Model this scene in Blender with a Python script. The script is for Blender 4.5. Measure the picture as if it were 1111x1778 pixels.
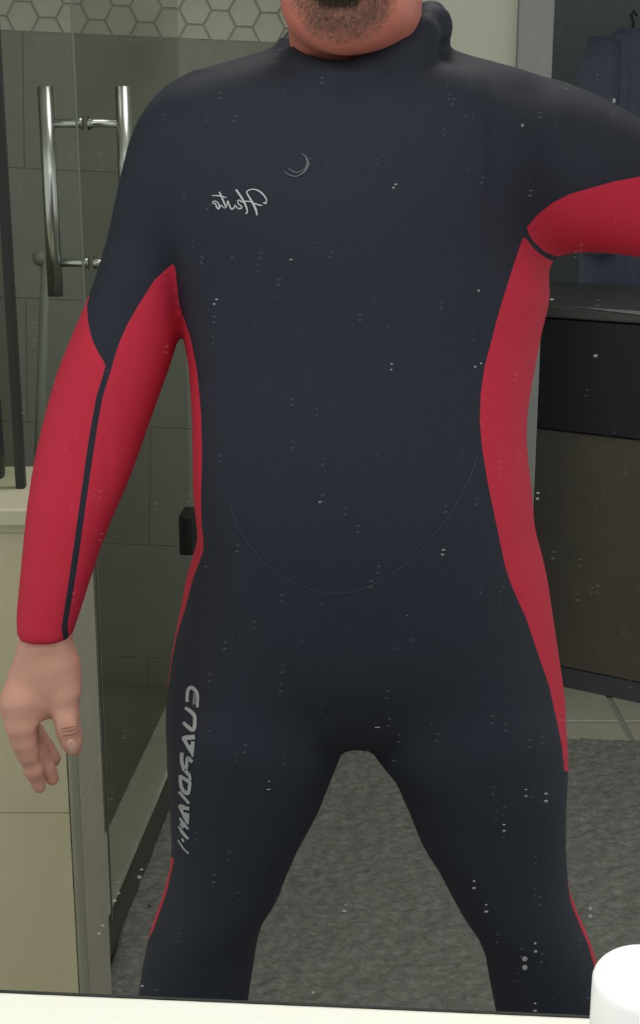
import bpy, bmesh, math, random
import numpy as np
from mathutils import Vector, Matrix
from mathutils.bvhtree import BVHTree

for o in list(bpy.data.objects):
    bpy.data.objects.remove(o)
SC = bpy.context.scene
COL = SC.collection
random.seed(4)
RNG = np.random.default_rng(4)

# ------------------------------------------------------------------ camera
F_PX, W, H = 2400.0, 1111.0, 1778.0
PITCH = math.radians(15.2)
CAM = np.array([0.0, 0.0, 1.377])
cd = bpy.data.cameras.new('camera')
cam = bpy.data.objects.new('camera', cd)
COL.objects.link(cam)
cam.location = CAM
cam.rotation_euler = (math.pi / 2 - PITCH, 0, 0)
cd.sensor_fit = 'VERTICAL'
cd.sensor_height = 24.0
cd.lens = F_PX / H * 24.0
cd.clip_start = 0.01
SC.camera = cam

# ------------------------------------------------------------------ world, lights, exposure
wd = bpy.data.worlds.new('world')
SC.world = wd
wd.use_nodes = True
wd.node_tree.nodes['Background'].inputs[0].default_value = (0.97, 1.0, 0.96, 1)
wd.node_tree.nodes['Background'].inputs[1].default_value = 0.80

def lamp(name, kind, loc, power, col, size=0.1, rot=None, size_y=None):
    l = bpy.data.lights.new(name, kind)
    l.energy = power
    l.color = col
    if kind == 'AREA':
        l.size = size
        if size_y:
            l.shape = 'RECTANGLE'
            l.size_y = size_y
    else:
        l.shadow_soft_size = size
    o = bpy.data.objects.new(name, l)
    o.location = loc
    if rot:
        o.rotation_euler = rot
    COL.objects.link(o)
    return o

LIGHT = (1.0, 0.975, 0.91)
for i, x in enumerate((-0.34, 0.0, 0.34)):
    lamp('vanity_bulb', 'POINT', (x, 0.47, 2.02), 11.0, LIGHT, 0.055)
lamp('ceiling_lamp', 'AREA', (0.1, 1.9, 2.36), 8.0, LIGHT, 0.35)

SC.view_settings.view_transform = 'Standard'
SC.view_settings.look = 'None'
SC.view_settings.gamma = 1.0
SC.view_settings.use_curve_mapping = False
SC.view_settings.exposure = 0.0

# ------------------------------------------------------------------ projection helpers
FW = np.array([0, math.cos(PITCH), -math.sin(PITCH)])
UP = np.array([0, math.sin(PITCH), math.cos(PITCH)])
RT = np.array([1.0, 0, 0])
def ray(px, py):
    return FW + RT * ((px - W / 2) / F_PX) + UP * ((H / 2 - py) / F_PX)
def P(px, py, Y):
    d = ray(px, py)
    return CAM + d * (Y / d[1])
def PZ(px, py, Z):
    d = ray(px, py)
    return CAM + d * ((Z - CAM[2]) / d[2])
def proj(v):
    q = v - CAM
    dz = q @ FW
    return np.stack([W / 2 + F_PX * (q @ RT) / dz, H / 2 - F_PX * (q @ UP) / dz], -1)

# ------------------------------------------------------------------ materials
def srgb(r, g, b):
    f = lambda c: (c / 255 / 12.92) if c / 255 <= 0.04045 else ((c / 255 + 0.055) / 1.055) ** 2.4
    return (f(r), f(g), f(b), 1)
def mat(name, col, rough=0.6, metal=0.0, noise=0.0, nscale=60.0, bump=0.0, bscale=200.0, sheen=0.0, col2=None, spec=0.5):
    m = bpy.data.materials.new(name)
    m.use_nodes = True
    nt = m.node_tree
    b = nt.nodes['Principled BSDF']
    b.inputs['Base Color'].default_value = col
    b.inputs['Roughness'].default_value = rough
    b.inputs['Metallic'].default_value = metal
    b.inputs['Specular IOR Level'].default_value = spec
    if sheen:
        b.inputs['Sheen Weight'].default_value = sheen
        b.inputs['Sheen Roughness'].default_value = 0.5
    tc = nt.nodes.new('ShaderNodeTexCoord')
    if noise:
        n = nt.nodes.new('ShaderNodeTexNoise')
        n.inputs['Scale'].default_value = nscale
        n.inputs['Detail'].default_value = 5
        n.inputs['Roughness'].default_value = 0.65
        nt.links.new(tc.outputs['Object'], n.inputs['Vector'])
        r = nt.nodes.new('ShaderNodeValToRGB')
        c2 = col2 if col2 else tuple(c * (1 + noise) for c in col[:3]) + (1,)
        c1 = col if col2 else tuple(c * (1 - noise) for c in col[:3]) + (1,)
        r.color_ramp.elements[0].position = 0.3
        r.color_ramp.elements[1].position = 0.7
        r.color_ramp.elements[0].color = c1
        r.color_ramp.elements[1].color = c2
        nt.links.new(n.outputs['Fac'], r.inputs['Fac'])
        nt.links.new(r.outputs['Color'], b.inputs['Base Color'])
    if bump:
        n2 = nt.nodes.new('ShaderNodeTexNoise')
        n2.inputs['Scale'].default_value = bscale
        n2.inputs['Detail'].default_value = 3
        nt.links.new(tc.outputs['Object'], n2.inputs['Vector'])
        bp = nt.nodes.new('ShaderNodeBump')
        bp.inputs['Strength'].default_value = bump
        bp.inputs['Distance'].default_value = 0.002
        nt.links.new(n2.outputs['Fac'], bp.inputs['Height'])
        nt.links.new(bp.outputs['Normal'], b.inputs['Normal'])
    return m

def glass_mat(name, tint, gloss=0.06):
    m = bpy.data.materials.new(name)
    m.use_nodes = True
    nt = m.node_tree
    nt.nodes.clear()
    out = nt.nodes.new('ShaderNodeOutputMaterial')
    tr = nt.nodes.new('ShaderNodeBsdfTransparent')
    tr.inputs[0].default_value = tint
    gl = nt.nodes.new('ShaderNodeBsdfGlossy')
    gl.inputs['Roughness'].default_value = 0.08
    gl.inputs['Color'].default_value = (1, 1, 1, 1)
    mx = nt.nodes.new('ShaderNodeMixShader')
    lw = nt.nodes.new('ShaderNodeLayerWeight')
    lw.inputs['Blend'].default_value = 0.25
    mm = nt.nodes.new('ShaderNodeMath')
    mm.operation = 'MULTIPLY'
    mm.inputs[1].default_value = gloss
    nt.links.new(lw.outputs['Facing'], mm.inputs[0])
    nt.links.new(mm.outputs[0], mx.inputs[0])
    nt.links.new(tr.outputs[0], mx.inputs[1])
    nt.links.new(gl.outputs[0], mx.inputs[2])
    nt.links.new(mx.outputs[0], out.inputs['Surface'])
    return m

M = {
    'suit': mat('navy_neoprene', srgb(37, 42, 54), 0.75, noise=0.10, nscale=420, bump=0.12, bscale=900, sheen=0.0, spec=0.3),
    'red': mat('red_neoprene', srgb(194, 41, 66), 0.75, noise=0.05, nscale=420, bump=0.10, bscale=900, spec=0.3),
    'print': mat('silver_print', srgb(186, 191, 193), 0.45, noise=0.06, nscale=300),
    'print2': mat('grey_reflective_print', srgb(162, 167, 168), 0.45, noise=0.1, nscale=300),
    'printd': mat('faded_print', srgb(86, 92, 100), 0.5),
    'shadowprint': mat('grey_print', srgb(112, 118, 120), 0.5),
    'seam': mat('seam_thread', srgb(54, 61, 71), 0.6),
    'skin': mat('skin', srgb(206, 152, 136), 0.5, noise=0.07, nscale=45, bump=0.15, bscale=260),
    'neck': mat('flushed_skin', srgb(205, 122, 112), 0.5, noise=0.09, nscale=55, bump=0.2, bscale=220),
    'nail': mat('nail', srgb(216, 172, 158), 0.25),
    'beard': mat('beard_hair', srgb(122, 104, 92), 0.6, noise=0.35, nscale=180),
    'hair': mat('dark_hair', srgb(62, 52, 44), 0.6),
    'crease': mat('skin_crease', srgb(150, 96, 84), 0.6),
    'white': mat('white_paint', srgb(226, 226, 218), 0.45),
    'plaster': mat('wall_paint', srgb(178, 180, 166), 0.8, noise=0.02, nscale=30, bump=0.1, bscale=150),
    'casing': mat('casing_paint', srgb(130, 133, 130), 0.5),
    'ponytile': mat('beige_tile', srgb(200, 193, 162), 0.5, noise=0.03, nscale=9),
    'ponyedge': mat('tile_edge', srgb(146, 146, 130), 0.5, noise=0.03, nscale=20),
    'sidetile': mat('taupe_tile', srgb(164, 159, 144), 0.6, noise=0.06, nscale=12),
    'cap': mat('stone_cap', srgb(205, 200, 176), 0.4, noise=0.03, nscale=20),
    'grout': mat('grout', srgb(128, 126, 112), 0.9),
    'groutd': mat('dark_grout', srgb(150, 152, 142), 0.9),
    'hex': mat('hex_tile', srgb(178, 180, 164), 0.35, noise=0.10, nscale=14),
    'gtile': mat('grey_tile', srgb(135, 138, 127), 0.55, noise=0.06, nscale=10),
    'floortile': mat('floor_tile', srgb(176, 174, 160), 0.5, noise=0.06, nscale=14),
    'showerfloor': mat('shower_floor', srgb(128, 128, 116), 0.6, noise=0.08, nscale=20),
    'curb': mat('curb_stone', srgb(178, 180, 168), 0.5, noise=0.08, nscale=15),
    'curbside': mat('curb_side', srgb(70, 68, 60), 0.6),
    'rug': mat('grey_rug', srgb(78, 78, 74), 0.95, noise=0.0, bump=0.6, bscale=220),
    'chrome': mat('chrome', (0.55, 0.58, 0.55, 1), 0.24, metal=1.0),
    'black': mat('black_metal', srgb(34, 36, 36), 0.45),
    'seal': mat('dark_seal', srgb(34, 38, 34), 0.6),
    'dresser': mat('black_wood', srgb(45, 46, 53), 0.5, noise=0.08, nscale=20),
    'dresserb': mat('brown_wood', srgb(96, 90, 82), 0.6, noise=0.08, nscale=20),
    'plinth': mat('plinth', srgb(78, 81, 86), 0.6),
    'dressertop': mat('grey_top', srgb(92, 95, 93), 0.4),
    'farwall': mat('dark_wall', srgb(142, 150, 154), 0.9),
    'cloth': mat('navy_cloth', srgb(98, 103, 124), 0.9, noise=0.12, nscale=30),
    'cloth2': mat('charcoal_cloth', srgb(66, 70, 82), 0.9, noise=0.12, nscale=30),
    'ceiling': mat('ceiling_paint', srgb(225, 225, 215), 0.9),
    'plastic': mat('white_plastic', srgb(250, 250, 250), 0.35),
    'paper': mat('bottle', srgb(40, 44, 44), 0.4),
    'phone': mat('phone_body', srgb(30, 30, 34), 0.3),
    'glass': glass_mat('door_glass', (0.88, 0.885, 0.87, 1), 0.07),
    'screen': glass_mat('screen_glass', (0.86, 0.88, 0.85, 1), 0.05),
}
def film(name, col, a):
    m = bpy.data.materials.new(name)
    m.use_nodes = True
    b = m.node_tree.nodes['Principled BSDF']
    b.inputs['Base Color'].default_value = col
    b.inputs['Alpha'].default_value = a
    b.inputs['Roughness'].default_value = 0.6
    return m
M['spot'] = film('dried_spot', (0.75, 0.75, 0.72, 1), 0.22)
M['spotf'] = film('faint_spot', (0.75, 0.75, 0.75, 1), 0.04)
# mottled rug colour
def rugnodes(m):
    nt = m.node_tree
    b = nt.nodes['Principled BSDF']
    tc = nt.nodes.new('ShaderNodeTexCoord')
    cols = []
    n = nt.nodes.new('ShaderNodeTexNoise'); n.inputs['Scale'].default_value = 62; n.inputs['Detail'].default_value = 8; n.inputs['Roughness'].default_value = 0.75
    mp = nt.nodes.new('ShaderNodeMapping'); mp.inputs['Scale'].default_value = (1, 1.6, 1)
    nt.links.new(tc.outputs['Object'], mp.inputs[0]); nt.links.new(mp.outputs[0], n.inputs['Vector'])
    r = nt.nodes.new('ShaderNodeValToRGB')
    r.color_ramp.elements[0].position = 0.36; r.color_ramp.elements[1].position = 0.66
    r.color_ramp.elements[0].color = srgb(102, 103, 98); r.color_ramp.elements[1].color = srgb(142, 143, 137)
    nt.links.new(n.outputs['Fac'], r.inputs[0]); nt.links.new(r.outputs[0], b.inputs['Base Color'])
rugnodes(M['rug'])

# ------------------------------------------------------------------ object helpers
def tag(o, label, cat, group=None):
    o['label'] = label
    o['category'] = cat
    if group:
        o['group'] = group
    return o
def thing(name, label, cat, loc=(0, 0, 0), rotz=0.0, group=None):
    o = bpy.data.objects.new(name, None)
    o.empty_display_size = 0.05
    COL.objects.link(o)
    o.location = loc
    o.rotation_euler = (0, 0, rotz)
    return tag(o, label, cat, group)
def link(name, me, m=None, parent=None, kind=None):
    if m is not None:
        me.materials.append(m)
    o = bpy.data.objects.new(name, me)
    COL.objects.link(o)
    if parent is not None:
        o.parent = parent
    if kind:
        o['kind'] = kind
    return o
def obj(name, bm, m, parent=None, smooth=False, kind=None):
    bmesh.ops.recalc_face_normals(bm, faces=bm.faces)
    me = bpy.data.meshes.new(name)
    bm.to_mesh(me)
    bm.free()
    me.polygons.foreach_set('use_smooth', [smooth] * len(me.polygons))
    return link(name, me, m, parent, kind)
def box(bm, lo, hi, bev=0.0, seg=2):
    r = bmesh.ops.create_cube(bm, size=1.0)
    vs = r['verts']
    for v in vs:
        v.co = Vector([(lo[k] + hi[k]) / 2 + v.co[k] * (hi[k] - lo[k]) for k in range(3)])
    if bev:
        es = set(e for v in vs for e in v.link_edges)
        bmesh.ops.bevel(bm, geom=list(es), offset=bev, segments=seg, affect='EDGES', profile=0.5)
def boxo(name, lo, hi, m, parent=None, bev=0.0, kind=None):
    bm = bmesh.new()
    box(bm, lo, hi, bev)
    return obj(name, bm, m, parent, kind=kind)
def tube(bm, pts, r, n=12):
    pts = [Vector(p) for p in pts]
    rings = []
    for i, p in enumerate(pts):
        t = (pts[min(i + 1, len(pts) - 1)] - pts[max(i - 1, 0)]).normalized()
        a = t.orthogonal().normalized() if i == 0 else (prev - t * prev.dot(t)).normalized()
        prev = a
        b = t.cross(a)
        rr = r[i] if isinstance(r, (list, tuple)) else r
        rings.append([bm.verts.new(p + (a * math.cos(2 * math.pi * k / n) + b * math.sin(2 * math.pi * k / n)) * rr) for k in range(n)])
    for i in range(len(rings) - 1):
        for k in range(n):
            bm.faces.new((rings[i][k], rings[i][(k + 1) % n], rings[i + 1][(k + 1) % n], rings[i + 1][k]))
    bm.faces.new(rings[0][::-1])
    bm.faces.new(rings[-1])
def lathe(bm, prof, c=(0, 0, 0), n=40):
    rings = []
    for r, z in prof:
        if r < 1e-6:
            rings.append([bm.verts.new((c[0], c[1], c[2] + z))])
        else:
            rings.append([bm.verts.new((c[0] + r * math.cos(2 * math.pi * k / n), c[1] + r * math.sin(2 * math.pi * k / n), c[2] + z)) for k in range(n)])
    for a, b in zip(rings, rings[1:]):
        for k in range(n):
            if len(a) == 1 and len(b) > 1:
                bm.faces.new((a[0], b[k], b[(k + 1) % n]))
            elif len(b) == 1 and len(a) > 1:
                bm.faces.new((a[k], a[(k + 1) % n], b[0]))
            elif len(a) > 1:
                bm.faces.new((a[k], a[(k + 1) % n], b[(k + 1) % n], b[k]))

# ================================================================== SETTING
# floor slab with raised tiles
floor = boxo('floor', (-2.2, -0.6, -0.06), (2.6, 6.2, -0.004), M['groutd'], kind='structure')
gy0 = PZ(1080, 1253, 0)[1]
gx0 = PZ(1080, 1253, 0)[0]
TS, GAP = 0.42, 0.007
tile_me = None
for i in range(-3, 3):
    for j in range(-2, 5):
        x0, y0 = gx0 + i * TS, gy0 + j * TS
        if tile_me is None:
            bm = bmesh.new()
            box(bm, (GAP, GAP, -0.006), (TS - GAP, TS - GAP, 0.0), 0.002, 1)
            o = obj('tile', bm, M['floortile'], floor)
            tile_me = o.data
        else:
            o = link('tile', tile_me, None, floor)
        o.location = (x0, y0, 0)

ZC = 2.4
boxo('ceiling', (-2.2, 0.58, ZC), (2.6, 6.2, ZC + 0.1), M['ceiling'], kind='structure')

# tiled back wall of the shower
YB = 3.30
wb = boxo('wall_back', (-1.75, YB + 0.0045, 0), (0.10, YB + 0.14, ZC), M['groutd'], kind='structure')
pl, pr = P(0, 53, YB), P(500, 76, YB)
roll = math.atan2(pr[2] - pl[2], pr[0] - pl[0])
def hexpoly_bm(r, clip_low=None):
    bm = bmesh.new()
    pts = [(r * math.cos(math.pi / 3 * k), r * math.sin(math.pi / 3 * k)) for k in range(6)]
    if clip_low is not None:
        out = []
        for k in range(6):
            a, b = pts[k], pts[(k + 1) % 6]
            ia, ib = a[1] >= clip_low, b[1] >= clip_low
            if ia: out.append(a)
            if ia != ib:
                t = (clip_low - a[1]) / (b[1] - a[1])
                out.append((a[0] + t * (b[0] - a[0]), clip_low))
        pts = out
    f1 = [bm.verts.new((x * 0.97, -0.006, z * 0.97 if clip_low is None else z)) for x, z in pts]
    f0 = [bm.verts.new((x, -0.0035, z)) for x, z in pts]
    fb = [bm.verts.new((x, 0.004, z)) for x, z in pts]
    n = len(pts)
    bm.faces.new(f1)
    for A, B in ((f1, f0), (f0, fb)):
        for k in range(n):
            bm.faces.new((A[k], A[(k + 1) % n], B[(k + 1) % n], B[k]))
    return bm
mmpp = (P(560, 40, YB)[0] - P(460, 40, YB)[0]) / 100
R_HEX = 28.5 * mmpp
CS, RS = R_HEX * 1.5, R_HEX * math.sqrt(3)
hx0, hz0 = P(381, 45, YB)[0], P(381, 45, YB)[2]
frame0 = Vector((pl[0], YB + 0.008, pl[2]))
ex = Vector((math.cos(roll), 0, math.sin(roll)))
ez = Vector((-math.sin(roll), 0, math.cos(roll)))
full_me = half_me = None
hloc = Vector((hx0, YB + 0.008, hz0)) - frame0
ha, hb = hloc.dot(ex), hloc.dot(ez)
hexroot = wb
for c in range(-17, 7):
    for r in range(-3, 4):
        a = ha + c * CS
        b = hb + r * RS + (0.0 if c % 2 == 0 else RS / 2)
        if b < -RS * 0.42:
            continue
        pos = frame0 + ex * a + ez * b
        if not (-1.7 < pos.x < 0.05):
            continue
        if b < RS * 0.5:
            bm = hexpoly_bm(R_HEX - 0.0022, max(-b + 0.002, -R_HEX))
            o = obj('hex_tile', bm, M['hex'], wb)
        elif full_me is None:
            o = obj('hex_tile', hexpoly_bm(R_HEX - 0.0022), M['hex'], wb)
            full_me = o.data
        else:
            o = link('hex_tile', full_me, None, wb)
        o.location = pos
        o.rotation_euler = (0, -roll, 0)
# large grey tiles below the hexagon band
TW, TH = 0.60, 0.30
big = None
for r in range(0, 6):
    for c in range(-2, 2):
        if c * TW - 0.55 + (TW / 2 if r % 2 else 0) > 0.5:
            continue
        if big is None:
            bm = bmesh.new()
            box(bm, (0.0008, -0.006, 0.0008), (TW - 0.0008, 0.008, TH - 0.0008), 0.0012, 1)
            o = obj('tile', bm, M['gtile'], wb)
            big = o.data
        else:
            o = link('tile', big, None, wb)
        o.location = frame0 + ex * (c * TW - 0.55 + (TW / 2 if r % 2 else 0)) + ez * (-(r + 1) * TH - 0.001)
        o.rotation_euler = (0, -roll, 0)
# side wall of the shower and shower floor
boxo('wall_left', (-1.75, 1.7, 0), (-1.62, YB, ZC), M['gtile'], kind='structure')

# plain painted wall behind the man with the grey door casing at its end
YW = 2.96
wr0 = P(610, 0, YW)[0]
wr1 = P(897, 60, YW)[0]
wr2 = P(961, 60, YW - 0.02)[0]
boxo('wall_right', (wr0, YW, 0), (wr1 + 0.03, YW + 0.12, ZC), M['plaster'], kind='structure')
boxo('trim_1', (wr1, YW - 0.02, 0), (wr2, YW + 0.14, ZC - 0.25), M['casing'], bev=0.003, kind='structure')
boxo('wall_side', (wr0, YW + 0.12, 0), (wr0 + 0.1, YB + 0.14, ZC), M['plaster'], kind='structure')
boxo('wall_far', (-0.1, 4.7, 0), (2.6, 4.85, ZC), M['farwall'], kind='structure')
boxo('wall_closet', (1.62, 2.96, 0), (1.75, 5.6, ZC), M['farwall'], kind='structure')

# half wall at the left
YP = 1.70
px1 = P(137, 1420, YP)[0]
zp = P(60, 907, YP)[2]
DPW = 0.20
XL = -1.30
wl = boxo('wall_half', (XL, YP + 0.003, 0), (px1 - 0.012, YP + DPW, zp), M['grout'], kind='structure')
edge = P(137, 1420, YP)[0] - P(121, 1420, YP)[0]
zg = P(60, 1412, YP)[2]
xs = [XL, px1 - edge - 0.62, px1 - edge + 0.0004]
zs = [0.0, zg, zp - 0.012]
for i in range(2):
    for j in range(2):
        boxo('tile', (xs[i] + 0.0005, YP, zs[j] + 0.0005), (xs[i + 1] - 0.0005, YP + 0.014, zs[j + 1] - 0.0005), M['ponytile'], wl, bev=0.0007)
boxo('edge_trim', (px1 - edge, YP - 0.001, 0), (px1, YP + 0.016, zp - 0.002), M['ponyedge'], wl, bev=0.005)
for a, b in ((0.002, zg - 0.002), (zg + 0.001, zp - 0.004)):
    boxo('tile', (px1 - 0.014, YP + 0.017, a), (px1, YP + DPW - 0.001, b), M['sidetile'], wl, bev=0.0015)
ztop = P(20, 884, YP - 0.02)[2]
boxo('cap', (XL, YP - 0.02, zp), (px1 + 0.012, YP + DPW + 0.015, ztop), M['cap'], wl, bev=0.003)
boxo('cap_moulding', (XL, YP - 0.006, zp - 0.0115), (px1 + 0.004, YP + 0.01, zp - 0.0012), M['cap'], wl, bev=0.001)

# curb of the shower entry (trim) and the shower floor
c0, c1 = PZ(190, 1567, 0.116), PZ(292, 1328, 0.116)
dirc = np.array([c1[0] - c0[0], c1[1] - c0[1]]); dirc /= np.linalg.norm(dirc)
def slab(name, pts, z0, z1, m, parent=None, kind=None, bev=0.0):
    bm = bmesh.new()
    lo = [bm.verts.new((x, y, z0)) for x, y in pts]
    hi = [bm.verts.new((x, y, z1)) for x, y in pts]
    n = len(pts)
    bm.faces.new(lo[::-1]); bm.faces.new(hi)
    for k in range(n):
        bm.faces.new((lo[k], lo[(k + 1) % n], hi[(k + 1) % n], hi[k]))
    bmesh.ops.recalc_face_normals(bm, faces=bm.faces)
    if bev:
        bmesh.ops.bevel(bm, geom=list(bm.edges), offset=bev, segments=2, affect='EDGES')
    return obj(name, bm, m, parent, kind=kind)
ra, rb = PZ(228, 1520, 0.11), PZ(345, 1235, 0.11)
nrm = np.array([-dirc[1], dirc[0]])
pA = np.array(c0[:2]) - dirc * 0.20; pB = np.array(c1[:2]) + dirc * 0.45
cw = 0.0
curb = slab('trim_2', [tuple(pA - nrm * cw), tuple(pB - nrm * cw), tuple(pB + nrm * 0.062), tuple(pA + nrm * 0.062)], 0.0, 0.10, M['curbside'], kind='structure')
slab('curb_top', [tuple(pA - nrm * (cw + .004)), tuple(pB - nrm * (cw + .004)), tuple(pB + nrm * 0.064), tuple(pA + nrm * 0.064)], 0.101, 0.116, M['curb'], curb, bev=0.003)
slab('floor_shower', [(-1.62, 1.92), (pA[0] - 0.06, 1.92), (pB[0] - 0.06, YB), (-1.62, YB)], -0.003, 0.02, M['showerfloor'], kind='structure')

# ================================================================== MIRROR FRAME, COUNTER, CONTAINER
m0, m1 = P(0, 1733, 0.555), None
zr = m0[2]
m1 = PZ(1030, 1778, zr)
yaw = math.atan2(m1[1] - m0[1], m1[0] - m0[0])
mir = thing('mirror', 'white framed bathroom mirror, only its lower rail and dried splashes in view', 'mirror', tuple(m0), yaw)
boxo('frame_rail', (-0.75, -0.022, -0.05), (0.95, 0.006, 0.0), M['white'], mir, bev=0.003)
boxo('frame_lip', (-0.75, 0.0061, -0.012), (0.95, 0.0078, -0.001), M['seal'], mir)
boxo('frame_stile', (-0.80, -0.022, -0.05), (-0.751, 0.006, 1.0), M['white'], mir, bev=0.003)
boxo('frame_stile', (0.951, -0.022, -0.05), (1.0, 0.006, 1.0), M['white'], mir, bev=0.003)
boxo('frame_rail', (-0.75, -0.022, 0.95), (0.95, 0.006, 1.0), M['white'], mir, bev=0.003)
# counter in front of the mirror with splash back
zcnt = zr - 0.15
cnt = thing('vanity_counter', 'white vanity counter under the mirror, below the picture edge', 'counter', (0, 0, zcnt))
boxo('worktop', (-0.85, 0.05, -0.03), (1.0, 0.52, 0.0), M['white'], cnt, bev=0.004)
boxo('splashback', (-0.85, 0.50, 0.0), (1.0, 0.519, 0.085), M['white'], cnt, bev=0.003)
boxo('cabinet', (-0.8, 0.08, -zcnt), (0.95, 0.5, -0.031), M['white'], cnt)
# white container
jy = 0.40
jc = P(1128, 1720, jy)
zt = P(1128, 1700, jy)[2]
jr = P(1126, 1760, jy)[0] - P(1027, 1760, jy)[0]
zj = zcnt + 0.0005
jar = thing('white_container', 'plain white rounded container standing in front of the mirror at lower right', 'container', (jc[0], jy, zj))
hj = zt - zcnt + 0.004
bm = bmesh.new()
lathe(bm, [(0, 0.0), (jr * 0.9, 0.0), (jr, 0.004), (jr, hj * 0.62), (jr * 0.99, hj * 0.63), (0, hj * 0.63)])
obj('body', bm, M['plastic'], jar, True)
bm = bmesh.new()
pr_ = [(0, hj * 0.631), (jr, hj * 0.631)]
fl = jr * 0.45
for k in range(9):
    a = math.pi / 2 * k / 8
    pr_.append((jr - fl + fl * math.cos(a), hj - fl * 0.8 + fl * 0.8 * math.sin(a)))
pr_.append((0, hj + 0.0008))
lathe(bm, pr_)
obj('lid', bm, M['plastic'], jar, True)
# dried splashes on the mirror (each spot and its double image in the glass)
SPOTS = [(246, 1510, 3.2, 2), (242, 1523, 4.2, 3), (206, 1551, 3.5, 1.6), (199, 1564, 4.2, 2), (178, 1607, 3.6, 1.8), (172, 1621, 3, 2.6),
         (911, 1665, 5, 4.6), (911, 1680, 5, 4.6), (1025, 1578, 3.6, 3.4), (1025, 1591, 4, 3.6), (823, 1530, 2.6, 2), (823, 1542, 3.6, 2.2),
         (844, 1571, 2.6, 1.6), (844, 1583, 4, 2), (929, 1638, 2.6, 2), (930, 1652, 3.4, 2.4), (929, 1742, 2.6, 1.6), (929, 1755, 3.2, 2),
         (948, 1378, 4, 2), (948, 1391, 4, 2.4), (913, 1371, 3, 1.2), (913, 1382, 3, 1.4), (875, 1432, 3, 1.4), (875, 1443, 3.4, 1.6),
         (934, 856, 3.6, 1.8), (933, 866, 3.4, 2.2), (907, 218, 2.6, 3), (1066, 175, 3, 4.6), (687, 320, 3, 1.6), (683, 326, 3, 1.8),
         (1034, 618, 4, 3), (958, 520, 3.4, 2.2), (835, 631, 2, 2), (825, 637, 2.4, 2.4), (505, 451, 3, 1.6), (376, 520, 3, 1.6), (372, 528, 3, 1.8),
         (770, 955, 3.6, 1.6), (768, 963, 3.4, 1.8), (831, 505, 2, 2.6), (655, 1263, 5, 1.2), (466, 1371, 3.6, 1.4), (467, 1357, 2, 1.2),
         (598, 1582, 4, 2), (600, 1571, 2.4, 1.4), (543, 1723, 2.4, 1.8), (247, 1712, 3, 2), (555, 872, 3, 1.6), (680, 632, 3, 1.6), (679, 642, 2.4, 1.6)]
mY = lambda px: m0[1] + (P(px, 900, 0.55)[0] - m0[0]) * math.tan(yaw)
def spots_mesh(lst, name, m):
    vs, fs = [], []
    inv = Matrix.Translation(Vector(m0)) @ Matrix.Rotation(yaw, 4, 'Z')
    inv = inv.inverted()
    for (sx, sy, rx, ry) in lst:
        base = len(vs)
        for k in range(8):
            a = 2 * math.pi * k / 8
            q = P(sx + rx * math.cos(a), sy + ry * math.sin(a), mY(sx))
            vs.append(tuple(inv @ Vector(q)))
        q = inv @ Vector(P(sx, sy, mY(sx) - 0.0004))
        vs.append(tuple(q))
        for k in range(8):
            fs.append((base + k, base + (k + 1) % 8, base + 8))
    me = bpy.data.meshes.new(name)
    me.from_pydata(vs, [], fs)
    link(name, me, m, mir, 'stuff')
spots_mesh(SPOTS, 'dried_splash', M['spot'])
faint = []
for k in range(260):
    sx, sy = RNG.uniform(20, 1100), 1720 - 1680 * RNG.uniform(0, 1) ** 1.3
    s = RNG.uniform(0.8, 1.5)
    faint.append((sx, sy, 2.6 * s, 1.0 * s))
    if RNG.uniform() < 0.8:
        faint.append((sx - 1.5, sy + 8 + sy / 300, 2.6 * s, 1.1 * s))
spots_mesh(faint, 'faint_splash', M['spotf'])

# vanity lamp above the mirror (holds the bulbs' sockets)
vl = thing('vanity_light', 'three bulb vanity light bar above the mirror', 'lamp', (0, 0.52, 2.05))
boxo('back_plate', (-0.45, 0.0, -0.04), (0.45, 0.02, 0.06), M['chrome'], vl, bev=0.004)
for x in (-0.34, 0, 0.34):
    bm = bmesh.new()
    tube(bm, [(x, 0.0, 0.045), (x, -0.03, 0.05), (x, -0.05, 0.05), (x, -0.05, 0.03)], 0.012)
    obj('socket', bm, M['chrome'], vl, True)

# ================================================================== SHOWER GLASS
# door standing along the depth, near edge by the half wall
def vpt(px, py, Y):
    return P(px, py, Y)
DN, DF = 2.02, 2.98
dn = P(139, 330, DN)
df = P(306, 40, DF)
door = thing('shower_door', 'clear glass shower door with chrome ladder pull handles behind the half wall', 'door', (dn[0], DN, 0.135))
da = math.atan2(df[1] - dn[1], df[0] - dn[0])
door.rotation_euler = (0, 0, da)
dl = math.hypot(df[0] - dn[0], df[1] - dn[1])
ZD = 2.05
M['rail'] = mat('dull_grey', srgb(118, 124, 114), 0.5)
boxo('glass_pane', (0, -0.003, 0.0), (dl, 0.003, ZD), M['glass'], door)
boxo('edge_seal', (-0.004, -0.0012, 0.0), (-0.0005, 0.0012, ZD), M['rail'], door)
hz = [P(160, 214, DN + .05)[2], P(160, 457, DN + .05)[2]]
hb0, hb1 = P(100, 150, DN + 0.05)[2], P(110, 515, DN + .05)[2]
hy = 0.053
for s, nm in ((1, 'in'), (-1, 'out')):
    bm = bmesh.new()
    tube(bm, [(0.055, s * hy * 1.06, hb1 - 0.135), (0.055, s * hy * 1.06, hb0 - 0.135)], 0.0115, 16)
    h = obj('pull_handle', bm, M['chrome'], door, True)
    for z in hz:
        bm = bmesh.new()
        tube(bm, [(0.055, s * 0.0042, z - 0.135), (0.055, s * 0.012, z - 0.135), (0.055, s * hy * 0.97, z - 0.135)], [0.010, 0.0062, 0.0062], 14)
        obj('standoff', bm, M['chrome'], h, True)
hg = P(335, 920, DF)
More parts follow.
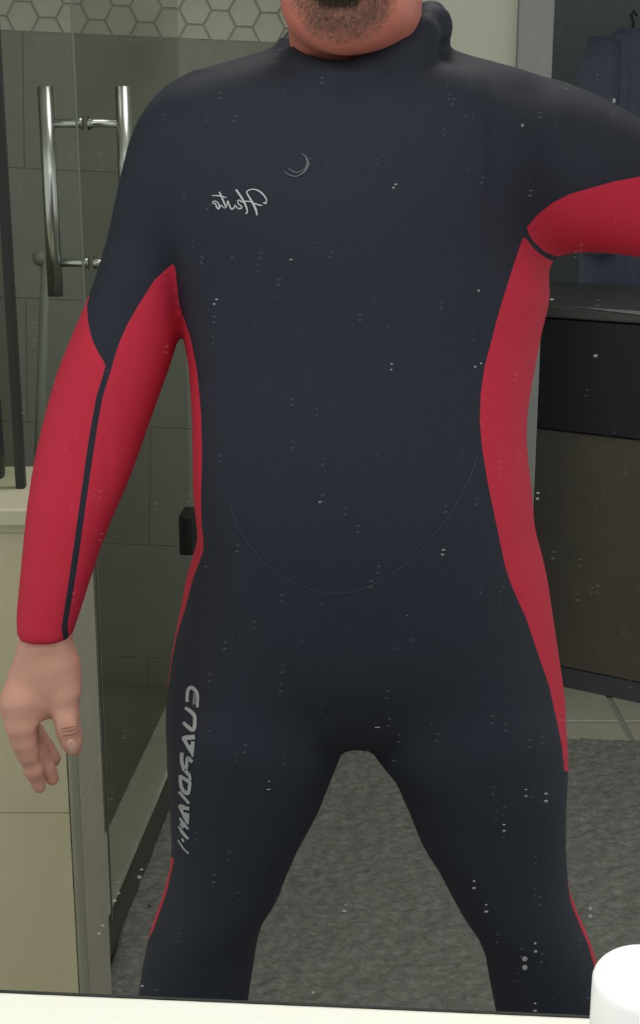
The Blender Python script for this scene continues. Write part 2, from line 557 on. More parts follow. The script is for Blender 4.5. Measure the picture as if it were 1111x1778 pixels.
for z in (hg[2], 1.75):
    bm = bmesh.new()
    box(bm, (dl - 0.05, -0.016, z - 0.135 - 0.045), (dl + 0.035, 0.016, z - 0.135 + 0.045), 0.003)
    obj('hinge', bm, M['black'], door)
# fixed pane on the half wall
s0, s1 = P(13, 400, YP + 0.09), P(40, 875, YP + 0.09)
sx = P(14, 420, YP + 0.09)[0]
scr = thing('shower_screen', 'fixed clear glass pane standing on the half wall, dark edge strip', 'screen', (sx, YP + 0.09, ztop))
boxo('glass_pane', (-0.62, -0.004, 0.0), (-0.008, 0.004, 1.15), M['screen'], scr)
ew = P(60, 600, YP + .09)[0] - P(44, 600, YP + .09)[0]
bm = bmesh.new()
tl, tr_ = P(1, 250, YP + .09), P(40, 880, YP + .09)
sl = (tr_[0] - tl[0])
boxo('edge_strip', (-0.0075, -0.008, 0.0), (ew - 0.0075, 0.008, 1.15), M['seal'], scr, bev=0.002)
# dark bottle behind the pane
bt = P(0, 868, YP + 0.15)
bot = thing('shampoo_bottle', 'dark shampoo bottle on the half wall cap at the left picture edge', 'bottle', (bt[0] - 0.018, YP + 0.15, ztop))
bm = bmesh.new()
lathe(bm, [(0, 0), (0.024, 0), (0.027, 0.004), (0.027, 0.105), (0.022, 0.118), (0.011, 0.122), (0, 0.122)], n=28)
obj('body', bm, M['paper'], bot, True)
bm = bmesh.new()
lathe(bm, [(0, 0.1225), (0.013, 0.1225), (0.013, 0.145), (0.011, 0.148), (0, 0.148)], n=24)
obj('cap', bm, M['black'], bot, True)
# slim bar added for a faint upright reflection in the shower glass
r0, r1 = P(82, 466, 2.75), P(70, 800, 2.75)
rail = thing('reflection_bar', 'slim upright grey bar standing in for a faint reflection in the shower glass', 'rail', (r0[0], 2.75, 0.02))
bm = bmesh.new()
M['rail'] = mat('dull_grey', srgb(118, 124, 114), 0.5)
tube(bm, [(r1[0] - r0[0], 0, 0.0), (r1[0] - r0[0], 0, r1[2]), (0, 0, r0[2])], 0.011)
obj('tube', bm, M['rail'], rail, True)
bm = bmesh.new()
bmesh.ops.create_uvsphere(bm, u_segments=16, v_segments=10, radius=0.016)
for v in bm.verts:
    v.co += Vector((-0.012, 0, r0[2]))
obj('reflection_bar_knob', bm, M['rail'], rail, True)

# ================================================================== DRESSER AND CLOTHES IN THE NEXT ROOM
d0, d1 = PZ(965, 1190, 0), PZ(1111, 1221, 0)
dyaw = math.atan2(d1[1] - d0[1], d1[0] - d0[0])
dr = thing('black_dresser', 'black and brown dresser with grey top through the doorway at right', 'dresser', (d0[0], d0[1], 0), dyaw)
ztd = P(975, 531, d0[1])[2]
zm = P(975, 747, d0[1])[2]
zpl = P(975, 1156, d0[1])[2]
boxo('plinth', (-0.25, 0.0, 0.0), (0.62, 0.5, zpl), M['plinth'], dr, bev=0.002)
boxo('body', (-0.25, 0.012, zpl), (0.62, 0.5, ztd - 0.03), M['dresser'], dr)
boxo('door', (-0.249, -0.004, zpl + 0.003), (0.44, 0.0115, zm - 0.004), M['dresserb'], dr, bev=0.002)
boxo('door', (0.444, -0.004, zpl + 0.003), (0.619, 0.0115, zm - 0.004), M['dresserb'], dr, bev=0.002)
boxo('drawer', (-0.249, -0.012, zm), (0.619, 0.0115, ztd - 0.034), M['dresser'], dr, bev=0.002)
bm = bmesh.new()
# thin top; the pale wedge on its front paints the lit edge
box(bm, (-0.27, -0.02, ztd - 0.03), (0.64, 0.52, ztd), 0.006)
obj('top', bm, M['dressertop'], dr)
M['litedge'] = mat('lit_edge', srgb(150, 153, 150), 0.45)
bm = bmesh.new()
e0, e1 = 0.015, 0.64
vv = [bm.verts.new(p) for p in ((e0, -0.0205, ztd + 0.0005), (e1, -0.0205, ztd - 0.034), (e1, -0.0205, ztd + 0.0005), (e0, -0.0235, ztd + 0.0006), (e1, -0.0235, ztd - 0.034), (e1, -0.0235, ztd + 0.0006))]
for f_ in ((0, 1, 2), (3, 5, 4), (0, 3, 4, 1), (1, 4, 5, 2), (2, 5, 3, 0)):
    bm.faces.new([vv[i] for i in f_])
obj('lit_edge', bm, M['litedge'], dr)['label'] = 'pale grey tapering wedge painting the lit front edge'

crail = thing('clothes_rail', 'dark clothes rail in the next room', 'rail', (0.86, 4.0, 0))
zrail = P(1060, 5, 4.0)[2] + 0.04
bm = bmesh.new()
tube(bm, [(-0.28, 0, zrail), (0.66, 0, zrail)], 0.014)
obj('bar', bm, M['black'], crail, True)
for x in (-0.27, 0.64):
    bm = bmesh.new()
    tube(bm, [(x, 0, zrail), (x, 0, 0.0)], 0.014)
    obj('post', bm, M['black'], crail, True)
def garment(name, label, x, y, ztop_, zbot, w, m, rz):
    t = thing(name, label, 'clothing', (x, y, ztop_), rz, None)
    bm = bmesh.new()
    n, rows = 48, 26
    hgt = ztop_ - zbot
    rings = []
    for i in range(rows + 1):
        u = i / rows
        wx = w * (0.34 + 0.66 * min(1, (u / 0.10)) ** 0.6) * (1 + 0.10 * u)
        th = 0.030 + 0.05 * min(1, u / 0.2)
        ring = []
        for k in range(n):
            a = 2 * math.pi * k / n
            fold = 1 + 0.20 * u ** 0.4 * math.sin(5 * a + 1.3 + 1.5 * u) + 0.08 * math.sin(11 * a + 2 * u)
            ring.append(bm.verts.new((wx / 2 * math.cos(a) * (1 + 0.03 * math.sin(9 * u + a)), th * math.sin(a) * fold, -hgt * u)))
        rings.append(ring)
    for a, b in zip(rings, rings[1:]):
        for k in range(n):
            bm.faces.new((a[k], a[(k + 1) % n], b[(k + 1) % n], b[k]))
    bm.faces.new(rings[0]); bm.faces.new(rings[-1][::-1])
    obj('body', bm, m, t, True)
    for s in (-1, 1):
        bm = bmesh.new()
        pts = [(s * w * 0.40, 0, -0.035), (s * w * 0.50, -0.01, -0.12), (s * w * 0.55, -0.035, -0.30), (s * w * 0.53, -0.05, -0.48), (s * w * 0.50, -0.05, -0.60)]
        tube(bm, pts, [0.045, 0.06, 0.055, 0.048, 0.045], 16)
        obj('sleeve', bm, m, t, True)
    bm = bmesh.new()
    tube(bm, [(0, 0, -0.01), (0, 0, 0.02), (0.0, 0.012, 0.036), (0.0, 0.0, 0.045), (0.0, -0.012, 0.034)], 0.004, 8)
    obj('hanger_hook', bm, M['black'], t, True)
    return t
gz = P(1060, 50, 4.0)[2]
garment('hanging_jacket', 'navy jacket hanging in the next room behind the raised arm', P(1090, 200, 4.0)[0], 4.0, gz, P(1068, 512, 4.0)[2], 0.24, M['cloth'], 0.5)
garment('hanging_coat', 'charcoal coat hanging beside the navy jacket, past the right picture edge', P(1180, 200, 4.0)[0] + 0.22, 4.02, gz, P(1068, 500, 4.0)[2], 0.30, M['cloth2'], 0.9)

# ================================================================== RUG
rx0, rx1 = -0.36, 1.2
ry1 = PZ(1050, 1282, 0.015)[1]
ry0 = 1.02
nx, ny = 210, 270
gx = np.linspace(rx0, rx1, nx); gy = np.linspace(ry0, ry1, ny)
GX, GY = np.meshgrid(gx, gy, indexing='ij')
hgt = RNG.uniform(0, 1, (nx, ny))
for _ in range(1):
    hgt = (hgt + np.roll(hgt, 1, 0) + np.roll(hgt, 1, 1) + np.roll(hgt, -1, 0)) / 4
big_ = RNG.uniform(0, 1, (nx // 10 + 2, ny // 10 + 2))
bi = big_[(np.arange(nx) // 10)[:, None], (np.arange(ny) // 10)[None, :]]
for _ in range(12):
    bi = (bi + np.roll(bi, 1, 0) + np.roll(bi, 1, 1) + np.roll(bi, -1, 0) + np.roll(bi, -1, 1)) / 5
GZ = 0.004 + 0.014 * hgt + 0.006 * bi
edge_ = np.minimum(np.minimum(np.arange(nx)[:, None], nx - 1 - np.arange(nx)[:, None]), np.minimum(np.arange(ny)[None, :], ny - 1 - np.arange(ny)[None, :]))
GZ = np.where(edge_ == 0, 0.002, GZ)
GX = GX + RNG.uniform(-.002, .002, GX.shape); GY = GY + RNG.uniform(-.004, .004, GY.shape)
idx = np.arange(nx * ny).reshape(nx, ny)
fc = np.stack([idx[:-1, :-1], idx[1:, :-1], idx[1:, 1:], idx[:-1, 1:]], -1).reshape(-1, 4)
me = bpy.data.meshes.new('rug')
me.from_pydata(np.stack([GX, GY, GZ], -1).reshape(-1, 3).tolist(), [], fc.tolist())
me.polygons.foreach_set('use_smooth', [True] * len(me.polygons))
rug = link('bath_rug', me, M['rug'])
tag(rug, 'large mottled grey shaggy rug on the floor under the standing man', 'rug')

# ================================================================== IMPLICIT BODY TOOLS
def smin(a, b, k):
    h = np.clip(0.5 + 0.5 * (b - a) / k, 0, 1)
    return b + (a - b) * h - k * h * (1 - h)
class Field:
    def __init__(s, lo, hi, h):
        s.lo = np.array(lo, float); s.h = h
        s.n = np.ceil((np.array(hi) - s.lo) / h).astype(int) + 1
        s.F = np.full(tuple(s.n), 1.0, np.float32)
        s.ax = [(s.lo[k] + h * np.arange(s.n[k])).astype(np.float32) for k in range(3)]
    def sl(s, lo, hi):
        r = []
        for k in range(3):
            a = int(max(0, math.floor((lo[k] - s.lo[k]) / s.h)))
            b = int(min(s.n[k], math.ceil((hi[k] - s.lo[k]) / s.h) + 1))
            r.append(slice(a, max(a, b)))
        return tuple(r)
    def add(s, lo, hi, fn, k):
        q = s.sl(lo, hi)
        if any(t.stop <= t.start for t in q):
            return
        X = s.ax[0][q[0]][:, None, None]; Y = s.ax[1][q[1]][None, :, None]; Z = s.ax[2][q[2]][None, None, :]
        d = fn(X, Y, Z).astype(np.float32)
        s.F[q] = smin(s.F[q], d, k) if k else np.minimum(s.F[q], d)
    def chain(s, pts, rs, k=0.012, first_k=None):
        for i in range(len(pts) - 1):
            a, b = np.array(pts[i], float), np.array(pts[i + 1], float)
            ra_, rb_ = rs[i], rs[i + 1]
            m_ = max(ra_, rb_) + 0.03
            def fn(X, Y, Z, a=a, b=b, ra_=ra_, rb_=rb_):
                d = b - a
                L2 = d @ d
                t = np.clip(((X - a[0]) * d[0] + (Y - a[1]) * d[1] + (Z - a[2]) * d[2]) / L2, 0, 1)
                return np.sqrt((X - a[0] - t * d[0]) ** 2 + (Y - a[1] - t * d[1]) ** 2 + (Z - a[2] - t * d[2]) ** 2) - (ra_ + (rb_ - ra_) * t)
            s.add(np.minimum(a, b) - m_, np.maximum(a, b) + m_, fn, (first_k if (i == 0 and first_k) else k))
    def ell(s, c, r, k=0.015):
        c = np.array(c, float); r = np.array(r, float)
        fn = lambda X, Y, Z: (np.sqrt(((X - c[0]) / r[0]) ** 2 + ((Y - c[1]) / r[1]) ** 2 + ((Z - c[2]) / r[2]) ** 2) - 1) * r.min()
        s.add(c - r - 0.04 - k, c + r + 0.04 + k, fn, k)
    def column(s, rows, k=0.015, expo=2.2, axis=2, grow=0.0, sm=0.012):
        # rows: (t, lo, hi, centre_y, half_depth); t along `axis` (2: height, 0: sideways)
        R = np.array(sorted(rows))
        t = np.arange(R[0, 0], R[-1, 0], 0.002)
        prof = [np.interp(t, R[:, 0], R[:, i]) for i in range(1, 5)]
        n_ = max(1, int(sm / 0.002)); ker = np.hanning(2 * n_ + 3); ker /= ker.sum()
        prof = [np.convolve(np.pad(p_, n_ + 1, mode='edge'), ker, 'valid') for p_ in prof]
        t0, t1 = R[0, 0], R[-1, 0]
        lo_, hi_ = prof[0].min(), prof[1].max()
        yl, yh = (prof[2] - prof[3]).min(), (prof[2] + prof[3]).max()
        def fn(X, Y, Z):
            T = Z if axis == 2 else X
            S = X if axis == 2 else Z
            g = lambda i: np.interp(T.ravel(), t, prof[i]).reshape(T.shape).astype(np.float32)
            a0, a1, cy, b = g(0), g(1), g(2), g(3)
            c = (a0 + a1) / 2; a = (a1 - a0) / 2 + grow; b = b + grow
            a = np.maximum(a, 0.003); b = np.maximum(b, 0.003)
            u_, v_ = np.abs(S - c) / a, np.abs(Y - cy) / b
            g_ = (u_ ** expo + v_ ** expo) ** (1 / expo)
            gr_ = np.sqrt((u_ ** (expo - 1) / a) ** 2 + (v_ ** (expo - 1) / b) ** 2) / (g_ ** (expo - 1) + 1e-6) + 1e-3
            d = np.maximum((g_ - 1) / gr_, -np.minimum(a, b))
            return np.maximum(d, np.maximum(T - t1 - grow, t0 - T - grow))
        pad = 0.05
        if axis == 2:
            s.add((lo_ - pad, yl - pad, t0 - pad), (hi_ + pad, yh + pad, t1 + pad), fn, k)
        else:
            s.add((t0 - pad, yl - pad, lo_ - pad), (t1 + pad, yh + pad, hi_ + pad), fn, k)
    def mesh(s):
        F = s.F; S = F < 0
        act = np.zeros(tuple(s.n - 1), bool)
        c = [S[i:s.n[0] - 1 + i, j:s.n[1] - 1 + j, k:s.n[2] - 1 + k] for i in (0, 1) for j in (0, 1) for k in (0, 1)]
        allin = np.logical_and.reduce(c); anyin = np.logical_or.reduce(c)
        act = anyin & ~allin
        ci = np.argwhere(act)
        vid = np.full(act.shape, -1, np.int64)
        vid[act] = np.arange(len(ci))
        acc = np.zeros((len(ci), 3)); cnt_ = np.zeros(len(ci))
        cor = [(i, j, k) for i in (0, 1) for j in (0, 1) for k in (0, 1)]
        for a in cor:
            for ax in range(3):
                if a[ax] == 0:
                    b = list(a); b[ax] = 1
                    fa = F[ci[:, 0] + a[0], ci[:, 1] + a[1], ci[:, 2] + a[2]]
                    fb = F[ci[:, 0] + b[0], ci[:, 1] + b[1], ci[:, 2] + b[2]]
                    cr = (fa < 0) != (fb < 0)
                    t = np.where(cr, fa / np.where(cr, fa - fb, 1), 0)
                    p = np.array(a, float)[None, :].repeat(len(ci), 0)
                    p[:, ax] += t
                    acc[cr] += p[cr]; cnt_[cr] += 1
        V = (ci + acc / cnt_[:, None]) * s.h + s.lo
        quads = []
        for ax in range(3):
            o1, o2 = [(1, 2), (2, 0), (0, 1)][ax]
            A = np.moveaxis(S, ax, 0)
            sa = [slice(None)] * 3; sb = [slice(None)] * 3
            sa[ax] = slice(0, -1); sb[ax] = slice(1, None)
            d = S[tuple(sa)] != S[tuple(sb)]
            e = np.argwhere(d)
            ok = (e[:, o1] > 0) & (e[:, o2] > 0) & (e[:, o1] < s.n[o1] - 1) & (e[:, o2] < s.n[o2] - 1)
            e = e[ok]
            q = []
            for (u, v) in ((0, 0), (-1, 0), (-1, -1), (0, -1)):
                w = e.copy(); w[:, o1] += u; w[:, o2] += v
                q.append(vid[w[:, 0], w[:, 1], w[:, 2]])
            q = np.stack(q, -1)
            flip = ~S[e[:, 0], e[:, 1], e[:, 2]]
            q[flip] = q[flip][:, ::-1]
            quads.append(q)
        Q = np.concatenate(quads)
        Q = Q[(Q >= 0).all(1)]
        return V, Q
def vnormals(V, T):
    n = np.cross(V[T[:, 1]] - V[T[:, 0]], V[T[:, 2]] - V[T[:, 0]])
    N = np.zeros_like(V)
    for k in range(3):
        for j in range(3):
            N[:, j] += np.bincount(T[:, k], n[:, j], len(V))
    return N / (np.linalg.norm(N, axis=1, keepdims=True) + 1e-12)
def smooth_mesh(V, Q, it=2, lam=0.5):
    e = np.concatenate([Q[:, [0, 1]], Q[:, [1, 2]], Q[:, [2, 3]], Q[:, [3, 0]]])
    e = np.concatenate([e, e[:, ::-1]])
    cn = np.bincount(e[:, 0], minlength=len(V))[:, None]
    for k in range(it):
        for l in (lam, -lam * 1.04):
            acc = np.stack([np.bincount(e[:, 0], V[e[:, 1], j], len(V)) for j in range(3)], -1)
            V = V + l * (acc / np.maximum(cn, 1) - V)
    return V
def tri(Q):
    return np.concatenate([Q[:, [0, 1, 2]], Q[:, [0, 2, 3]]])
def mesh_obj(name, V, T, m, parent, N=None, off=None):
    used, inv = np.unique(T, return_inverse=True)
    v = V[used]
    me = bpy.data.meshes.new(name)
    me.from_pydata(v.tolist(), [], inv.reshape(T.shape).tolist())
    me.polygons.foreach_set('use_smooth', [True] * len(me.polygons))
    if N is not None:
        me.normals_split_custom_set_from_vertices(N[used].tolist())
    if off is not None:
        o = link(name, me, m, parent)
        return o
    return link(name, me, m, parent)
def poly_sd(p, poly):
    poly = np.array(poly, float)
    a = poly; b = np.roll(poly, -1, 0)
    best = np.full(len(p), 1e9); ins = np.zeros(len(p), bool)
    for (x0, y0), (x1, y1) in zip(a, b):
        dx, dy = x1 - x0, y1 - y0
        t = np.clip(((p[:, 0] - x0) * dx + (p[:, 1] - y0) * dy) / (dx * dx + dy * dy + 1e-12), 0, 1)
        best = np.minimum(best, (p[:, 0] - x0 - t * dx) ** 2 + (p[:, 1] - y0 - t * dy) ** 2)
        c = (y0 > p[:, 1]) != (y1 > p[:, 1])
        xi = x0 + (p[:, 1] - y0) * dx / (dy if abs(dy) > 1e-9 else 1e-9)
        ins ^= c & (p[:, 0] < xi)
    d = np.sqrt(best)
    return np.where(ins, -d, d)
def clip_mesh(V, N, T, sd):
    """cut triangles along sd = 0; returns V, N, inside triangles, outside triangles (V grows)"""
    s = sd[T] < 0
    c = s.sum(1)
    tin = T[c == 3]; tout = T[c == 0]; mix = T[(c > 0) & (c < 3)]
    nv = []; nn = []; cache = {}; base = len(V); ai = []; ao = []
    def cut(i, j):
        key = (min(i, j), max(i, j))
        if key not in cache:
            t = sd[i] / (sd[i] - sd[j])
            nv.append(V[i] + t * (V[j] - V[i])); nn.append(N[i] + t * (N[j] - N[i]))
            cache[key] = base + len(nv) - 1
        return cache[key]
    for t in mix.tolist():
        ss = [sd[i] < 0 for i in t]
        k = ss.index(True) if sum(ss) == 1 else ss.index(False)
        a, b, c_ = t[k], t[(k + 1) % 3], t[(k + 2) % 3]
        ab, ac = cut(a, b), cut(a, c_)
        one = [(a, ab, ac)]; two = [(ab, b, c_), (ab, c_, ac)]
        if sum(ss) == 1:
            ai += one; ao += two
        else:
            ao += one; ai += two
    if nv:
        V = np.concatenate([V, np.array(nv)]); N = np.concatenate([N, np.array(nn)])
    f = lambda x: np.array(x, np.int64).reshape(-1, 3)
    return V, N, np.concatenate([tin, f(ai)]), np.concatenate([tout, f(ao)])

# ================================================================== THE MAN
YC = 1.28
def rows_z(lst):
    out = []
    for (py, xl, xr, Y, b) in lst:
        l, r = P(xl, py, Y), P(xr, py, Y)
        out.append((l[2], l[0], r[0], Y, b))
    return out
TORSO = rows_z([
    (74, 505, 745, 1.30, 0.045), (84, 478, 775, 1.30, 0.052), (97, 432, 806, 1.30, 0.058), (113, 376, 852, 1.295, 0.066), (126, 330, 900, 1.29, 0.074), (140, 298, 905, 1.288, 0.080),
    (170, 270, 895, 1.285, 0.088), (220, 262, 888, 1.282, 0.098), (300, 275, 890, 1.28, 0.108), (380, 288, 902, 1.28, 0.114),
    (440, 298, 925, 1.28, 0.116), (470, 303, 945, 1.28, 0.116), (505, 309, 953, 1.28, 0.116), (536, 313, 947, 1.28, 0.115), (570, 319, 938, 1.28, 0.114), (626, 331, 927, 1.28, 0.113),
    (671, 336, 918, 1.28, 0.113), (712, 341, 912, 1.28, 0.114), (749, 342, 910, 1.28, 0.115), (788, 342, 913, 1.28, 0.116), (840, 341, 920, 1.28, 0.117),
    (896, 345, 924, 1.28, 0.117), (925, 346, 929, 1.28, 0.116), (958, 337, 939, 1.28, 0.115), (1005, 323, 949, 1.28, 0.113), (1047, 316, 955, 1.28, 0.112),
    (1094, 306, 962, 1.28, 0.110), (1132, 299, 968, 1.28, 0.106), (1180, 293, 975, 1.28, 0.094), (1215, 292, 976, 1.28, 0.084), (1242, 300, 970, 1.28, 0.068), (1270, 330, 940, 1.285, 0.045)])
LEGL = rows_z([(960, 400, 500, 1.28, 0.05), (1120, 335, 575, 1.28, 0.092), (1180, 312, 602, 1.28, 0.095), (1215, 297, 604, 1.28, 0.097), (1250, 288, 603, 1.28, 0.097), (1290, 291, 597, 1.28, 0.094), (1322, 291, 584, 1.28, 0.091), (1398, 296, 554, 1.28, 0.084),
               (1456, 299, 522, 1.278, 0.078), (1501, 297, 502, 1.275, 0.073), (1552, 284, 483, 1.272, 0.069), (1584, 273, 460, 1.27, 0.066), (1622, 259, 448, 1.27, 0.063), (1686, 246, 438, 1.27, 0.060), (1744, 239, 429, 1.275, 0.058)])
LEGR = rows_z([(960, 760, 860, 1.28, 0.05), (1120, 650, 935, 1.28, 0.092), (1180, 628, 958, 1.28, 0.095), (1215, 624, 972, 1.28, 0.097), (1250, 628, 980, 1.28, 0.097), (1290, 640, 983, 1.28, 0.094), (1318, 662, 984, 1.28, 0.092), (1341, 682, 983, 1.28, 0.090), (1398, 707, 980, 1.28, 0.084),
               (1456, 730, 980, 1.278, 0.078), (1501, 759, 982, 1.275, 0.073), (1539, 778, 986, 1.272, 0.069), (1584, 803, 1002, 1.27, 0.066), (1616, 826, 1017, 1.27, 0.063), (1654, 842, 1031, 1.27, 0.061), (1700, 850, 1042, 1.272, 0.059), (1757, 861, 1049, 1.275, 0.058)])
# shins below the picture, down to the ankles
def shin(rows, cx, sgn):
    lo = min(r[0] for r in rows)
    return rows + [(0.40, cx[0] - 0.055, cx[0] + 0.055, 1.285, 0.058), (0.32, cx[1] - 0.054, cx[1] + 0.054, 1.295, 0.060), (0.18, cx[2] - 0.042, cx[2] + 0.042, 1.30, 0.045), (0.085, cx[3] - 0.036, cx[3] + 0.036, 1.30, 0.042)]
LEGL = shin(LEGL, (-0.150, -0.170, -0.195, -0.205), -1)
LEGR = shin(LEGR, (0.272, 0.292, 0.315, 0.325), 1)
ARML = rows_z([(126, 345, 400, 1.285, 0.035), (138, 316, 400, 1.285, 0.050), (152, 292, 400, 1.285, 0.060), (175, 264, 395, 1.285, 0.066), (205, 243, 390, 1.285, 0.070), (240, 228, 372, 1.285, 0.070), (300, 213, 352, 1.282, 0.068), (340, 204, 340, 1.28, 0.066), (410, 189, 327, 1.275, 0.063), (470, 171, 322, 1.27, 0.062),
               (525, 151, 320, 1.268, 0.061), (575, 129, 313, 1.265, 0.058), (635, 104, 294, 1.26, 0.054), (700, 84, 270, 1.255, 0.050), (760, 69, 249, 1.25, 0.047), (820, 57, 228, 1.243, 0.044), (880, 48, 203, 1.235, 0.041),
               (950, 41, 175, 1.228, 0.037), (1020, 34, 152, 1.22, 0.033), (1065, 30, 138, 1.217, 0.031), (1085, 30, 131, 1.215, 0.030), (1104, 33, 124, 1.214, 0.029)])
def rows_x(lst):
    out = []
    for (px, yt, yb, Y, b) in lst:
        t, u = P(px, yt, Y), P(px, yb, Y)
        out.append((t[0], u[2], t[2], Y, b))
    return out
ARMR = rows_x([(800, 125, 330, 1.288, 0.060), (850, 120, 390, 1.287, 0.068), (900, 125, 440, 1.285, 0.072), (935, 133, 452, 1.282, 0.072), (965, 137, 448, 1.275, 0.070), (1000, 150, 439, 1.265, 0.068), (1040, 168, 437, 1.25, 0.066), (1075, 186, 440, 1.235, 0.064), (1111, 206, 444, 1.22, 0.062),
               (1180, 246, 455, 1.185, 0.058), (1250, 290, 462, 1.15, 0.053), (1290, 330, 455, 1.135, 0.045)])
COLLAR = [(497, 84, 1.275, 8), (508, 100, 1.235, 9), (532, 122, 1.200, 12), (560, 133, 1.184, 14), (592, 137, 1.178, 16), (640, 127, 1.184, 19), (690, 98, 1.20, 22), (728, 62, 1.225, 23), (752, 44, 1.26, 23), (748, 30, 1.30, 21), (715, 22, 1.335, 18), (640, 22, 1.355, 16), (560, 40, 1.345, 14), (512, 66, 1.315, 10), (497, 84, 1.275, 8)]

def suit_field(h, grow):
    f = Field((-0.33, 1.0, 0.06), (0.48, 1.46, 1.55), h)
    f.column(TORSO, 0.004, 2.25, grow=grow)
    f.column(LEGL, 0.014, 2.1, grow=grow)
    f.column(LEGR, 0.014, 2.1, grow=grow)
    f.column(ARML, 0.008, 2.1, grow=grow)
    f.column(ARMR, 0.03, 2.1, axis=0, grow=grow)
    e = [P(1262, 392, 1.145), P(1240, 230, 1.10), P(1222, 95, 1.05)]
    f.chain(e, [0.046 + grow, 0.042 + grow, 0.031 + grow], 0.02)
    # slight chest and belly volume
    f.ell(P(470, 300, 1.20), (0.085, 0.035, 0.07), 0.05)
    f.ell(P(730, 300, 1.20), (0.085, 0.035, 0.07), 0.05)
    f.ell(P(590, 790, 1.20), (0.10, 0.04, 0.13), 0.06)
    if grow == 0:
        pts = [P(a, b, c) for a, b, c, r in COLLAR]
        f.chain(pts, [r * 0.53e-3 for a, b, c, r in COLLAR], 0.014)
        f.chain([P(749, 48, 1.262), P(742, 100, 1.275)], [0.0125, 0.018], 0.014)
        f.chain([P(725, 72, 1.225), P(712, 120, 1.235)], [0.0125, 0.018], 0.014)
    return f

man = thing('person', 'person in navy and red full wetsuit standing with one arm raised', 'person', (0.06, 1.28, 0))
off = np.array([0.06, 1.28, 0.0])
suitF = suit_field(0.005, 0.0)
V, Q = suitF.mesh()
V = smooth_mesh(V, Q, 3)
# relax the hip fold where belly and legs meet
cz = P(620, 1215, 1.2)
wgt = np.exp(-((V[:, 2] - cz[2]) / 0.045) ** 4) * np.exp(-((V[:, 0] - cz[0]) / 0.13) ** 6)
Vs = V.copy()
e_ = np.concatenate([Q[:, [0, 1]], Q[:, [1, 2]], Q[:, [2, 3]], Q[:, [3, 0]]]); e_ = np.concatenate([e_, e_[:, ::-1]])
cn_ = np.bincount(e_[:, 0], minlength=len(V))[:, None]
wgt = (wgt * (V[:, 1] < 1.27))[:, None]
for _ in range(60):
    av_ = np.stack([np.bincount(e_[:, 0], V[e_[:, 1], j], len(V)) for j in range(3)], -1) / cn_
    V = V + 0.5 * wgt * (av_ - V)
T = tri(Q)
N = vnormals(V, T)
V_full, T_full = V.copy(), T.copy()
BVH = BVHTree.FromPolygons(V.tolist(), T.tolist())

RED = {
    'outer_sleeve_panel': [(156, 512), (151, 530), (153, 560), (160, 590), (172, 615), (184, 632), (180, 648), (167, 690), (158, 740), (150, 790), (142, 850), (134, 905), (125, 970), (116, 1030), (110, 1070), (107, 1092), (112, 1120), (-80, 1120), (-80, 700), (100, 500)],
    'inner_sleeve_panel': [(303, 455), (290, 466), (268, 486), (242, 527), (220, 565), (205, 600), (195, 634), (191, 648), (178, 690), (169, 740), (160, 800), (150, 868), (143, 920), (133, 990), (124, 1045), (117, 1085), (121, 1120), (150, 1120), (240, 900), (319, 640), (320, 566), (311, 527)],
    'left_side_panel': [(311, 527), (331, 588), (342, 643), (349, 716), (351, 788), (349, 860), (350, 914), (353, 935), (353, 957), (335, 1004), (323, 1051), (306.5, 1105), (298, 1150), (291, 1200), (260, 1200), (290, 1000), (325, 940), (320, 700), (319.5, 567)],
    'right_side_panel': [(909, 409), (891, 462), (874, 516), (861, 560), (851, 600), (841, 637), (834, 688), (833, 732), (837, 779), (847, 840), (862, 912), (876, 980), (888, 1017), (913, 1073), (935, 1138), (953, 1190), (966, 1249), (975, 1292), (980, 1340), (1020, 1340), (1010, 1000), (960, 760), (990, 560), (990, 460), (969, 456), (949, 449), (928, 433)],
    'right_sleeve_panel': [(913, 397), (932, 374), (959, 352), (989, 337), (1023, 327), (1067, 315), (1104, 308), (1320, 250), (1400, 520), (1000, 480), (985, 444), (965, 445), (945, 437), (925, 418)],
    'right_knee_panel': [(985, 1528), (991, 1568), (1009, 1612), (1022, 1643), (1033, 1683), (1040, 1706), (1080, 1706), (1040, 1600), (1000, 1522)],
    'left_knee_panel': [(300, 1488), (302, 1494), (289, 1550), (266, 1615), (256, 1634), (230, 1634), (250, 1560), (285, 1488)],
}
suit = None
rest = T
panels = {}
for nm, poly in RED.items():
    sd = poly_sd(proj(V), poly)
    V, N, tin, rest = clip_mesh(V, N, rest, sd)
    panels[nm] = tin
N = N / np.linalg.norm(N, axis=1, keepdims=True)
suit = mesh_obj('wetsuit', V - off, rest, M['suit'], man, N)
suit['label'] = 'navy black neoprene of the wetsuit'
for nm, t in panels.items():
    o = mesh_obj('side_panel' if 'side' in nm else 'sleeve_panel' if 'sleeve' in nm else 'knee_panel', V - off, t, M['red'], suit, N)
    o['label'] = 'red neoprene panel'

